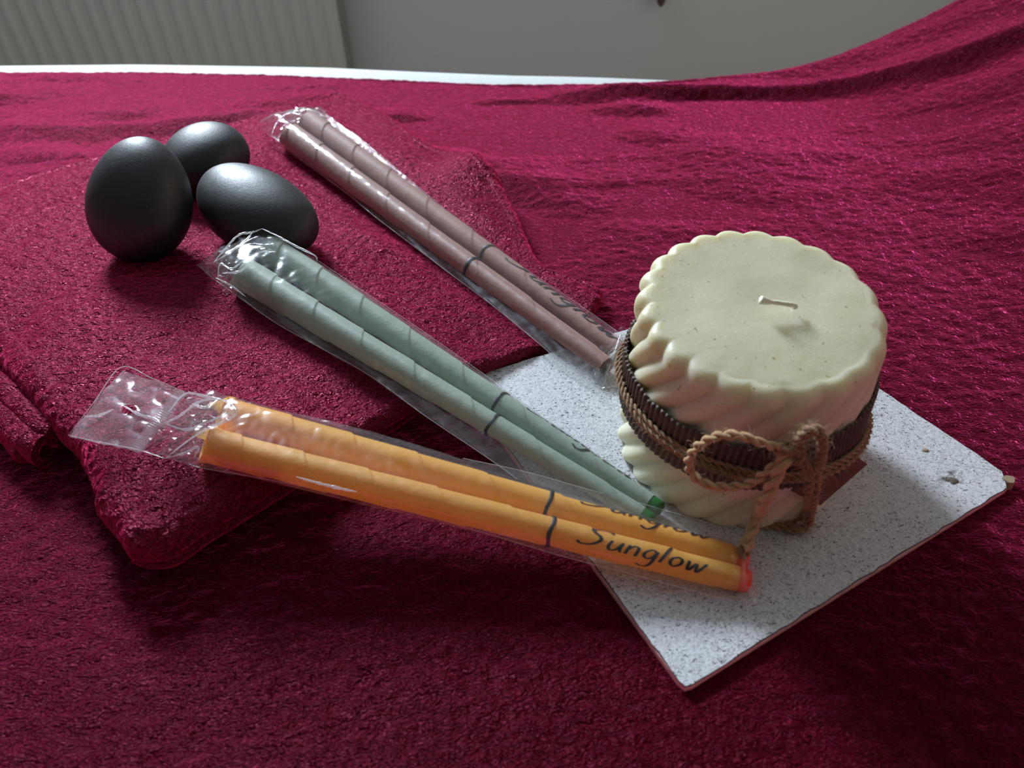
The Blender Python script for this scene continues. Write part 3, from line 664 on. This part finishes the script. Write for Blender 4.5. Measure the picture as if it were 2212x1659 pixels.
# ================================================================ cellophane bags
def bag(A1, B1, A2, B2, rA, rB, lo, up, s_ext, name_loc, label, seed, crumple_l=.08, crumple_r=.05, tear=None):
    """front stick A1-B1, rear stick A2-B2; lo/up: film edges in the photograph"""
    root = empty('cellophane_bag', name_loc, label, 'bag', 'clear cellophane packets')
    Am, Bm = (A1+A2)/2, (B1+B2)/2; L = np.linalg.norm(Bm-Am); T = (Bm-Am)/L
    lat = np.cross([0, 0, 1.0], T); lat /= np.linalg.norm(lat); upv = np.cross(T, lat)
    if lat[1] < 0: lat = -lat
    if upv[2] < 0: upv = -upv
    def lateral(pts):
        out = []
        for px, py in pts:
            s = .5
            for _ in range(12):
                c = Am+(Bm-Am)*s; zc = c[2]-(rA+(rB-rA)*s)*.35
                q = at(px, py, zc); s = float((q-Am) @ T/L)
            out.append((s, float((q-Am-T*((q-Am) @ T)) @ lat)))
        out.sort(); return np.array(out)
    Lo, Up = lateral(lo), lateral(up)
    nS, nV = 260, 44
    s = np.linspace(s_ext[0], s_ext[1], nS)
    def interp(tab, s):
        return np.interp(s, tab[:, 0], tab[:, 1])
    wl, wu = interp(Lo, s), interp(Up, s)
    ker = np.ones(9)/9; wl = np.convolve(np.pad(wl, 4, mode='edge'), ker, 'valid'); wu = np.convolve(np.pad(wu, 4, mode='edge'), ker, 'valid')
    rs = rA+(rB-rA)*np.clip(s, 0, 1)
    c1 = ((A1+(B1-A1)*np.clip(s, -.1, 1.05)[:, None])-(Am+(Bm-Am)*s[:, None])); c2 = ((A2+(B2-A2)*np.clip(s, -.1, 1.05)[:, None])-(Am+(Bm-Am)*s[:, None]))
    l1, u1, l2, u2 = c1 @ lat, c1 @ upv, c2 @ lat, c2 @ upv
    e = .0007
    wl = np.where((s > .03) & (s < .97), np.minimum(wl, l1-rs-.0012), wl); wu = np.where((s > .03) & (s < .97), np.maximum(wu, l2+rs+.0012), wu)
    tops, bots = [], []
    zedge = -.45*rs
    flat = np.clip(np.minimum((s-s_ext[0])/max(crumple_l, 1e-4), (s_ext[1]-s)/max(crumple_r, 1e-4)), 0, 1)**.6
    for i in range(nS):
        v = np.linspace(0, 1, nV); X_ = wl[i]+(wu[i]-wl[i])*(.5-.5*np.cos(np.pi*v))
        R = rs[i]+e
        def arc(c, u, sg):
            dd = np.clip(R*R-(X_-c)**2, 0, None); return np.where(np.abs(X_-c) < R, u+sg*np.sqrt(dd), sg*-9)
        raw = np.maximum(arc(l1[i], u1[i], 1), arc(l2[i], u2[i], 1)); rawb = np.minimum(arc(l1[i], u1[i], -1), arc(l2[i], u2[i], -1))
        def hull(y, sign):
            y = y.copy()*sign; y[0] = y[-1] = zedge[i]*sign; idx = [0]
            for j in range(1, nV):
                while len(idx) > 1:
                    a, b = idx[-2], idx[-1]
                    if (y[b]-y[a])*(X_[j]-X_[a]) <= (y[j]-y[a])*(X_[b]-X_[a]): idx.pop()
                    else: break
                idx.append(j)
            return np.interp(X_, X_[idx], y[idx])*sign
        h = hull(np.where(raw < -5, -.02, raw), 1); hb = hull(np.where(rawb > 5, .02, rawb), -1)
        # the wings lie flatter than the taut hull
        thin_t = zedge[i]+.0004+.0006*np.sin(v*20+s[i]*30+seed); wing = np.minimum(np.abs(X_-wl[i]), np.abs(X_-wu[i]))
        sag = np.where((X_ < l1[i]-R) | (X_ > l2[i]+R), .55, 0)
        h = h*(1-sag)+np.maximum(thin_t, zedge[i])*sag
        hb = hb*(1-sag)+(zedge[i]-.0003)*sag
        mid = zedge[i]*.3; h = mid+(h-mid)*flat[i]; hb = mid+(hb-mid)*flat[i]
        tops.append(np.stack([X_, h], -1)); bots.append(np.stack([X_[::-1], hb[::-1]], -1)[1:-1])
    ringp = np.concatenate([np.array(tops), np.array(bots)], 1); nR = ringp.shape[1]
    base = Am+T*(s*L)[:, None]
    V = base[:, None]+ringp[..., 0:1]*lat+ringp[..., 1:2]*upv
    # crumples: crisp folds, strong at the ends and faint along the body
    SS = s[:, None]; q1, q2, q3 = V[..., 0], V[..., 1], V[..., 2]
    amp = .0030*np.exp(-(SS-s_ext[0])/.055)+.0022*np.exp(-(s_ext[1]-SS)/.035)+.00042
    fold = np.abs(noise(q1*95, q2*95, q3*60, seed=seed))-.35+.6*(np.abs(noise(q1*210, q2*210, q3*140, seed=seed+1))-.35)
    nrm = ringp/(np.linalg.norm(ringp, axis=2)[..., None]+1e-9)
    outw = np.maximum(fold*amp, -.0004*(amp < .0008)-(amp >= .0008)*.002)
    up_only = np.ones((nS, nR)); up_only[:, nV:] = .25
    V = V+upv*(outw*up_only*np.where(nrm[..., 1] >= -.2, 1, -.3))[..., None]+lat*(outw*nrm[..., 0]*.6)[..., None]
    V = V+T*((noise(q1*120, q2*120, q3*80, seed=seed+2)*(amp-.00042))*.9)[..., None]
    o = mesh_np('film_sleeve', V, grid_faces(nS, nR, True), M_film, root)
    return root, dict(Am=Am, T=T, L=L, lat=lat, up=upv)
def crumple_patch(root, pts, seed, amp=.004, n=26, m=None, name='crumpled_end'):
    """a gathered bit of film through four corners (px, py, z)"""
    c = [at(*p) for p in pts]; u, v = np.meshgrid(np.linspace(0, 1, n), np.linspace(0, 1, n), indexing='ij')
    Vv = (c[0]*((1-u)*(1-v))[..., None]+c[1]*(u*(1-v))[..., None]+c[2]*(u*v)[..., None]+c[3]*((1-u)*v)[..., None])
    f = np.abs(noise(u*5, v*4, seed=seed))+.6*np.abs(noise(u*11+3, v*10, seed=seed+1)); f -= f.mean()
    Vv = Vv+np.array([0, 0, 1.0])*(f*amp*np.sin(np.pi*np.clip(u, .0, 1))**.5)[..., None]
    Vv += rng.normal(0, amp*.05, Vv.shape)
    return mesh_np(name, Vv, grid_faces(n, n), m or M_film, root, False)
by, fy = bag(YA1, YB1, YA2, YB2, rY, rY2,
    [(425, 1008), (600, 1040), (800, 1085), (1000, 1138), (1210, 1200), (1400, 1250), (1530, 1285), (1632, 1308)],
    [(470, 850), (600, 882), (800, 928), (1000, 990), (1139, 1020), (1277, 1059), (1416, 1096), (1590, 1150), (1640, 1190)], (-.075, 1.035),
    (YA1[0], YA1[1], .03), 'clear cellophane packet with a punched hanging tab, around the orange ear candles', 71, .06, .03)
bg, fg = bag(GA1, GB1, GA2, GB2, rG, rG2,
    [(467, 606), (600, 700), (784, 802), (921, 900), (1058, 992), (1119, 1036), (1250, 1110), (1400, 1165)],
    [(560, 492), (640, 532), (760, 612), (900, 706), (1038, 803), (1177, 903), (1241, 945), (1360, 1034), (1420, 1078)], (-.075, 1.03),
    (GA1[0], GA1[1], .03), 'clear cellophane packet around the pale green ear candles', 81, .06, .03)
bp, fpk = bag(PA1, PB1, PA2, PB2, rP, rP2,
    [(585, 292), (680, 366), (752, 420), (813, 470), (950, 574), (1067, 662), (1157, 736), (1200, 772), (1285, 836)],
    [(690, 232), (760, 284), (935, 430), (1016, 500), (1170, 604), (1235, 647), (1331, 714), (1350, 724)], (-.085, 1.03),
    (PA1[0], PA1[1], .02), 'clear cellophane packet around the dusty pink ear candles farthest back', 91, .06, .03)
zt = .036
crumple_patch(by, [(352, 878, .040), (470, 850, .052), (440, 975, .044), (352, 990, .036)], 3, .008, 24)
crumple_patch(by, [(380, 850, .044), (510, 866, .054), (500, 905, .056), (330, 960, .036)], 5, .007, 18)
crumple_patch(bg, [(470, 560, .047), (565, 494, .050), (600, 540, .052), (470, 606, .040)], 7, .008, 20)
crumple_patch(bg, [(463, 566, .049), (520, 508, .053), (540, 560, .052), (486, 640, .040)], 8, .007, 16)
crumple_patch(bp, [(588, 296, .024), (640, 232, .028), (702, 250, .026), (640, 300, .032)], 9, .008, 20)
crumple_patch(bp, [(604, 262, .030), (650, 230, .030), (705, 236, .024), (690, 268, .028)], 10, .006, 16)
crumple_patch(bp, [(1250, 800, .008), (1345, 704, .022), (1352, 770, .016), (1310, 842, .007)], 11, .008, 22)
crumple_patch(bp, [(1275, 812, .008), (1335, 740, .020), (1356, 800, .012), (1300, 842, .007)], 12, .007, 16)
# header tab of the front packet, with hole and welded seam
hc = [at(148, 940, .040), at(262, 793, .043), at(398, 846, .051), at(300, 972, .044)]
n = 64; u, v = np.meshgrid(np.linspace(0, 1, n), np.linspace(0, 1, n), indexing='ij')   # u: along 148->262 side, v: towards the seam
Vh = hc[0]*((1-u)*(1-v))[..., None]+hc[1]*(u*(1-v))[..., None]+hc[2]*(u*v)[..., None]+hc[3]*((1-u)*v)[..., None]
bendz = -.0030*np.abs(u-.45)+.0014*noise(u*3, v*3, seed=61)+.0010*np.abs(noise(u*6, v*5, seed=62))
Vh = Vh+np.array([0, 0, 1.0])*bendz[..., None]
hu, hv, hr = .50, .52, .068
Vf = Vh.reshape(-1, 3); uf, vf = u.ravel(), v.ravel(); du, dv = (uf-hu)*1.0, (vf-hv)*.80; dist = np.hypot(du, dv)
near = (dist < hr*1.35) & (dist > hr*.62)
def hp(uu, vv):
    return hc[0]*((1-uu)*(1-vv))[:, None]+hc[1]*(uu*(1-vv))[:, None]+hc[2]*(uu*vv)[:, None]+hc[3]*((1-uu)*vv)[:, None]
Fh = grid_faces(n, n); keep = dist[Fh].mean(1) > hr*.95; Fh = Fh[keep]
used = np.unique(Fh); bmask = np.zeros(n*n, bool); bmask[used] = True; sn = bmask & (dist < hr*1.3)
bz = Vf[:, 2]-hp(uf, vf)[:, 2]; k_ = hr*1.08/np.maximum(dist, 1e-6); un = np.where(sn, hu+(uf-hu)*k_, uf); vn = np.where(sn, hv+(vf-hv)*k_, vf)
Vf = hp(un, vn); Vf[:, 2] += bz
mesh_np('hanging_tab', Vf, Fh, M_film2, by)
parts = []
for i in range(30):
    f = (i+.5)/30; a = at(300+98*f, 972-126*f, .0443+.0070*f); dd_ = at(300+98*f-24, 972-126*f-11, .0443+.0070*f-.0006)-a
    w = .0005*np.array([.45, .9, 0]); p = [a-dd_*.35-w, a+dd_*.65-w, a+dd_*.65+w, a-dd_*.35+w]
    lift = np.array([0, 0, .0006]); Vv = np.array([p[0], p[1], p[1]*.5+p[2]*.5+lift, p[0]*.5+p[3]*.5+lift, p[3], p[2]])
    parts.append((Vv, np.array([[0, 1, 2, 3], [3, 2, 5, 4]])))
V, Fq = join_vf(parts); o = mesh_np('welded_seam', V, Fq, M_seal_highlight, by, False); o['kind'] = 'stuff'
crumple_patch(by, [(300, 972, .035), (398, 846, .048), (520, 868, .056), (400, 992, .040)], 13, .006, 22)

def crease_highlights(root, lists, r=.0003, name='crease_highlight'):  # pale strands added to imitate bright highlights along the film folds
    for q, pts in enumerate(lists):
        Pp = smooth_path(np.array([at(*p) for p in pts]), len(pts)*9); w = r*(.35+.65*np.sin(np.linspace(0, np.pi, len(Pp))))*(1+.4*noise(np.arange(len(Pp))*.7, np.zeros(len(Pp)), seed=q))
        V, Fq = tube_vf(Pp, w, 6); mesh_np(name, V, Fq, M_seal_highlight, root)
def seam_highlights(root, fr, lo, up, rA, rB):  # thin pale tubes added as highlights on the welded film edges
    for pts in (lo, up):
        out = []
        for px, py in pts:
            s = .5
            for _ in range(12):
                c = fr['Am']+fr['T']*fr['L']*s; q = at(px, py, c[2]-(rA+(rB-rA)*s)*.42); s = float((q-fr['Am']) @ fr['T']/fr['L'])
            out.append(q)
        V, Fq = tube_vf(smooth_path(np.array(out), 80), .00016, 5); mesh_np('seam_highlight', V, Fq, M_seal_highlight, root)
seam_highlights(by, fy, [(440, 1012), (600, 1040), (800, 1085), (1000, 1138), (1210, 1200), (1400, 1250), (1530, 1285), (1630, 1306)], [(1000, 990), (1139, 1020), (1277, 1059), (1416, 1096), (1590, 1150), (1622, 1176), (1630, 1306)], rY, rY2)
seam_highlights(bg, fg, [(467, 606), (600, 700), (784, 802), (921, 900), (1058, 992), (1119, 1036)], [(600, 508), (640, 532), (760, 612), (900, 706), (1038, 803), (1177, 903), (1241, 945), (1360, 1034)], rG, rG2)
seam_highlights(bp, fpk, [(588, 294), (680, 366), (752, 420), (813, 470), (950, 574), (1067, 662), (1157, 736), (1200, 772), (1280, 830)], [(760, 284), (935, 430), (1016, 500), (1170, 604), (1235, 647), (1331, 714)], rP, rP2)
crease_highlights(by, [[(345, 915, .046), (372, 880, .050), (402, 850, .053), (450, 858, .056), (492, 868, .058), (510, 888, .058), (496, 905, .056), (440, 930, .052), (395, 960, .045), (358, 990, .038)],
    [(345, 918, .045), (385, 900, .050), (430, 868, .055), (470, 862, .058)], [(350, 912, .046), (400, 928, .048), (440, 915, .052), (500, 890, .058)],
    [(262, 873, .046), (300, 895, .047), (335, 905, .049), (346, 914, .050)], [(182, 900, .043), (215, 897, .044), (245, 884, .045)],
    [(358, 990, .038), (400, 978, .042), (428, 965, .045), (420, 990, .041)], [(415, 872, .055), (440, 880, .056), (462, 872, .057)], [(640, 1030, .045), (690, 1044, .044), (740, 1056, .043), (770, 1062, .042)]], .0006)
crease_highlights(by, [[(148, 940, .0402), (205, 866, .0420), (262, 793, .0432), (330, 818, .047), (398, 846, .0512)], [(148, 940, .0402), (215, 955, .0410), (300, 972, .0442), (355, 990, .044)]], .00025)
crease_highlights(bg, [[(462, 566, .050), (480, 545, .052), (515, 508, .055), (545, 502, .055), (566, 494, .056)], [(462, 566, .050), (492, 548, .053), (530, 520, .055), (548, 498, .055)], [(470, 602, .046), (476, 570, .050), (500, 580, .050), (530, 560, .053)],
    [(466, 600, .046), (500, 618, .044), (530, 640, .042)], [(566, 494, .056), (600, 510, .055), (640, 532, .054), (680, 552, .053), (685, 565, .051)], [(480, 590, .048), (520, 585, .050), (545, 560, .053)]], .0006)
crease_highlights(bp, [[(586, 292, .036), (600, 262, .040), (630, 240, .043), (660, 234, .044), (700, 252, .042)], [(606, 252, .042), (630, 244, .044), (650, 248, .044), (640, 234, .044)], [(650, 250, .044), (680, 240, .044), (704, 253, .042)],
    [(586, 292, .036), (600, 300, .034), (620, 318, .032)], [(1340, 722, .020), (1328, 760, .017), (1312, 800, .011), (1305, 832, .007)], [(1282, 796, .009), (1290, 820, .007), (1308, 836, .006), (1330, 832, .006)], [(1340, 754, .018), (1318, 770, .016), (1310, 805, .010), (1322, 834, .007)]], .0006)

# ================================================================ pillar candle
CC = np.array([.10524, .25440]); RT, RB, HH, SL = .05094, .05339, .08975, .1358
pc = empty('pillar_candle', (CC[0], CC[1], TT), 'ivory scalloped pillar candle wrapped in brown paper and twine, standing on the speckled tile', 'candle')
NF = 22; nth = NF*20
th = np.arange(nth)*2*np.pi/nth
def crest(a, z, depth=.068):
    w = (noise(np.cos(a)*1.5+4, np.sin(a)*1.5, z*25, seed=5)*.25)
    return 1-depth*(1-np.sqrt(np.cos(NF*.5*(a+(-18*(z-HH)))+.9)**2+.004))*(1+w)*(.72+.28*np.cos(a-2.3))
def wall_r(a, z):
    f = (z-TT)/(HH-TT); R = RB+(RT-RB)*np.clip(f, 0, 1); return (R*1.015)*crest(a, z)
rows = []
for f in np.linspace(0, 1, 90):
    z = TT+(.0885-TT)*f; zz = TT+(z-TT)
    zt_ = (HH+SL*RT*np.sin(th)); zv = TT+(zt_-.0065-TT)*f
    r = wall_r(th, zv); rr_ = r*(1-.03*max(0, 1-f/.04)) if f < .04 else r
    rows.append(np.stack([CC[0]+rr_*np.cos(th), CC[1]+rr_*np.sin(th), zv], -1))
ztop = HH+SL*RT*np.sin(th); rl = wall_r(th, ztop-.0065)
for q in np.linspace(0, np.pi/2, 9)[1:]:
    r = rl-.0055*(1-np.cos(q)); zz_ = ztop-.0065+.0065*np.sin(q)
    rows.append(np.stack([CC[0]+r*np.cos(th), CC[1]+r*np.sin(th), zz_], -1))
for g in np.linspace(1, .004, 60)[1:]:
    r = (rl-.0055)*g*(1)+(.0)*g; r = r*g**0+0; sm = (g**3); r = r*sm+(RT-.0065)*g*(1-sm)*1.0 if g < 1 else r
    r = np.where(np.isfinite(r), r, 0)
    zq = HH+SL*np.sin(th)*(r+.0065*g**6)+.0004*noise(r*np.cos(th)*60, r*np.sin(th)*60, seed=2)-.0009*np.exp(-(r/.016)**2)
    rows.append(np.stack([CC[0]+r*np.cos(th), CC[1]+r*np.sin(th), zq], -1))
V = np.array(rows); V_ = V.reshape(-1, 3)
fc = grid_faces(len(rows), nth, True)
Vl, Fl = list(map(tuple, V_)), [tuple(q) for q in fc.tolist()]
Fl.append(tuple(range((len(rows)-1)*nth, len(rows)*nth))); Fl.append(tuple(range(nth))[::-1])
mesh_py('wax_body', Vl, Fl, M_wax, pc)
# wick, bent over flat
ws = [(1718, 664, .0905), (1716, 660, .0915), (1700, 657, .0925), (1680, 654, .0928), (1660, 652, .0934), (1643, 648, .0943)]
off = HH-.0895+.0002
wp = smooth_path(np.array([at(x, y, z+off) for x, y, z in ws]), 40); wr = .0010+.0008*sst(.72, .97, np.linspace(0, 1, 40))+.00015*noise(np.arange(40)*.5, np.zeros(40), seed=3)
V, Fq = tube_vf(wp, wr, 10); V_, F_ = capped(V, Fq, 40, 10); mesh_py('wick', V_, F_, M_wick, pc)
# corrugated paper band: ribs as real relief
NB = 118; nb = NB*8; ab = np.arange(nb)*2*np.pi/nb
ribs = np.abs(np.sin(NB*.5*ab))
rb0 = RT*1.0+.0018
Rb = rb0+.0012*ribs+.0004*np.sin(3*ab+1)
zlo = .0345+.0006*noise(ab*26, ab*0, seed=9)+.0006*ribs+.001*np.sin(ab); zhi = .0606+.0007*noise(ab*22, ab*0, seed=10)+.0006*ribs+.0035*np.sin(ab+.3)*.9
rows = []
for k_, (f, dr) in enumerate([(0, -.0012), (0, 0), (.1, .0001), (.35, .0), (.65, -.0001), (.9, .0), (1, 0), (1, -.0012)]):
    z = zlo+(zhi-zlo)*f; r = Rb+dr+(RB-RT)*(1-(z-TT)/(HH-TT)); a2 = ab+.05*(f-.5)
    rows.append(np.stack([CC[0]+r*np.cos(a2), CC[1]+r*np.sin(a2), z], -1))
mesh_np('corrugated_band', np.array(rows), grid_faces(len(rows), nb, True), M_card, pc)

def twine(name, path, r, m, parent, plies=2, pitch=.009, closed=False, n=None, fuzz=0, k=7, flare=None, seed=0):
    path = np.asarray(path, float); n = n or max(30, int(len(path)*14)); Pp = smooth_path(path, n, closed)
    T, N, B = frames(Pp, closed); dl = np.r_[0, np.cumsum(np.linalg.norm(np.diff(Pp, axis=0), axis=1))]
    parts = []; rr = np.full(n, r)
    if flare: rr = rr*(1+flare*sst(.9, 1, np.linspace(0, 1, n)))
    rr = rr*(1+.10*noise(dl*300, dl*0, seed=seed))
    for p in range(plies):
        a = dl/pitch*2*np.pi+p*2*np.pi/plies; c = Pp+(rr*.52)[:, None]*(np.cos(a)[:, None]*N+np.sin(a)[:, None]*B)
        parts.append(tube_vf(c, rr*.56, k, closed))
    V, Fq = join_vf(parts); o = mesh_np(name, V, Fq, m, parent)
    fz = []
    for _ in range(fuzz):
        i = rng.integers(1, n-1); a = rng.uniform(0, 6.28); d = (math.cos(a)*N[i]+math.sin(a)*B[i]); tt = T[i]*rng.uniform(-1, 1)
        Lf = rng.uniform(.0015, .0055); c = [Pp[i]+d*r*.8]; vv = d*.6+tt
        for q in range(5):
            vv = vv+rng.normal(0, .45, 3); vv /= np.linalg.norm(vv); c.append(c[-1]+vv*Lf/5)
        fz.append(tube_vf(np.array(c), .00007, 3))
    if fz:
        V, Fq = join_vf(fz); f_ = mesh_np('loose_fibres', V, Fq, M_jute_light, o); f_.matrix_parent_inverse = Matrix.Identity(4); f_['kind'] = 'stuff'
    return o
def ringpath(zc, amp, ph, extra=.0035, n=44, wob=.0006, sd=0):
    a = np.arange(n)*2*np.pi/n; z = zc+amp*np.sin(a+ph)+wob*noise(a*3, a*0, seed=sd)
    r = rb0+extra+(RB-RT)*(1-(z-TT)/(HH-TT))+.0002*noise(a*5, a*0, seed=sd+1)
    return np.stack([CC[0]+r*np.cos(a), CC[1]+r*np.sin(a), z], -1)
for q, (zc, am, ex) in enumerate(((.0446, .0052, .0016), (.0430, .0050, .0017), (.0412, .0052, .0017), (.0434, .0062, .0030))):
    twine('twine_strand', ringpath(zc, am, -1.57+.1*q, ex, sd=q*3), .00112, M_jute, pc, 2, .0075, True, 420, 420 if q in (0, 3) else 150, seed=q)
def dep(px, py, d):
    """a point on the candle's surface seen at this pixel, d metres in front of it"""
    dr = at(px, py, 0)-CAM; R = RT+.003+d
    a_ = dr[0]**2+dr[1]**2; b_ = 2*(dr[0]*-CC[0]+dr[1]*-CC[1]); c_ = CC @ CC-R*R; D = b_*b_-4*a_*c_
    s_ = (-b_-math.sqrt(max(D, 0)))/2/a_; return CAM+dr*s_
bl = [(1712, 972, .006), (1660, 962, .010), (1600, 942, .011), (1550, 942, .011), (1510, 962, .011), (1488, 992, .011), (1494, 1022, .010), (1522, 1044, .010), (1566, 1052, .010), (1620, 1044, .010), (1668, 1010, .010), (1706, 984, .007)]
twine('bow_loop', [dep(*p) for p in bl], .0019, M_jute_mid, pc, 2, .0110, False, 240, 230, 8)
br_ = [(1704, 978, .007), (1728, 950, .010), (1742, 932, .012), (1764, 930, .013), (1776, 952, .013), (1772, 990, .012), (1758, 1010, .010), (1738, 1000, .009), (1716, 984, .008)]
twine('bow_loop', [dep(*p) for p in br_], .0021, M_jute, pc, 2, .0075, False, 200, 420, 8, seed=3)
kn = dep(1708, 976, .0085)
a = np.linspace(0, 2*np.pi*2.2, 26)
twine('knot', np.stack([kn[0]+.0032*np.cos(a)+.0014*np.sin(a*.5), kn[1]-.001+.002*np.sin(a*.7), kn[2]+.0034*np.sin(a)], -1), .0018, M_jute, pc, 2, .007, False, 160, 90, 8)
tl = [(1706, 980, .010), (1690, 1000, .012), (1672, 1040, .013), (1652, 1080, .013)]
tail = [dep(*p) for p in tl]
dsel = [at(1637, 1112, .0215), at(1622, 1152, .0185), at(1612, 1180, .0175), at(1606, 1192, .0172)]
twine('hanging_tail', tail+dsel, .0026, M_jute_mid, pc, 2, .0150, False, 220, 170, 9, .45, 5)
fr_ = []
tip = at(1606, 1190, .0172)
for q in range(130):
    d = rng.normal(0, 1, 3); d[2] = abs(d[2])*.3-.1; d += np.array([-.5, -1.0, 0]); d /= np.linalg.norm(d); Lf = rng.uniform(.001, .0034)
    c = [tip+rng.normal(0, .0008, 3)]; vv = d.copy()
    for _ in range(4): vv = vv+rng.normal(0, .25, 3); vv /= np.linalg.norm(vv); c.append(c[-1]+vv*Lf/4)
    fr_.append(tube_vf(np.array(c), .00016, 4))
V, Fq = join_vf(fr_); o = mesh_np('frayed_end', V, Fq, M_jute_light, pc); o['kind'] = 'stuff'
t2 = [dep(1712, 984, .009), dep(1738, 996, .010), dep(1758, 1012, .011), dep(1764, 1040, .011), dep(1758, 1080, .010), at(1752, 1110, .016), at(1744, 1134, .0090), at(1722, 1146, .0072), at(1690, 1138, .0070), at(1650, 1136, .0068), at(1612, 1134, .0068)]
twine('hanging_tail', t2, .0017, M_jute, pc, 2, .0100, False, 300, 420, 8, .3, 7)
t3 = [dep(1742, 1000, .010), dep(1752, 1030, .012), dep(1746, 1075, .010), at(1738, 1108, .014), at(1716, 1124, .0082), at(1700, 1132, .0080), at(1735, 1142, .0078), at(1752, 1126, .0085)]
twine('hanging_tail', t3, .0015, M_jute, pc, 2, .0090, False, 240, 300, 8, .3, 9)
# folded gift tag
def card(name, cs, m, th_=.0005, parent=pc):
    c = [np.array(p) for p in cs]; nn = np.cross(c[1]-c[0], c[3]-c[0]); nn /= np.linalg.norm(nn)
    V = c+[p+nn*th_ for p in c]
    return mesh_py(name, V, [(3, 2, 1, 0), (4, 5, 6, 7), (0, 1, 5, 4), (1, 2, 6, 5), (2, 3, 7, 6), (3, 0, 4, 7)], m, parent, False)
k1, k2, k3, k4 = dep(1815, 962, .006), dep(1874, 1003, .013)*0+at(1874, 1003, .033), at(1772, 1092, .016), at(1706, 1058, .030)
k1 = at(1818, 962, .044)
card('gift_tag', [k1, k2, k3, k4], M_tag)
card('gift_tag_flap', [at(1706, 1058, .0305), at(1738, 1034, .036), at(1762, 1060, .026), at(1742, 1078, .024)], M_tag)
sc_ = []
ee1, ee2 = (k2-k1), (k4-k1)
nn = np.cross(ee1, ee2); nn /= np.linalg.norm(nn)
if nn[1] > 0: nn = -nn
for ln, (v0, u0, u1) in enumerate(((.30, .42, .78), (.40, .50, .86))):
    pts = [k1+ee1*(u0+(u1-u0)*q/40+.02*math.sin(q*1.7))*1.0+ee2*(v0+.03*math.sin(q*2.3+ln)) for q in range(41)]
    sc_.append(tube_vf(np.array([p+nn*.0007 for p in pts]), .00012, 4))
V, Fq = join_vf(sc_); mesh_np('tag_script', V, Fq, M_tagink, pc)
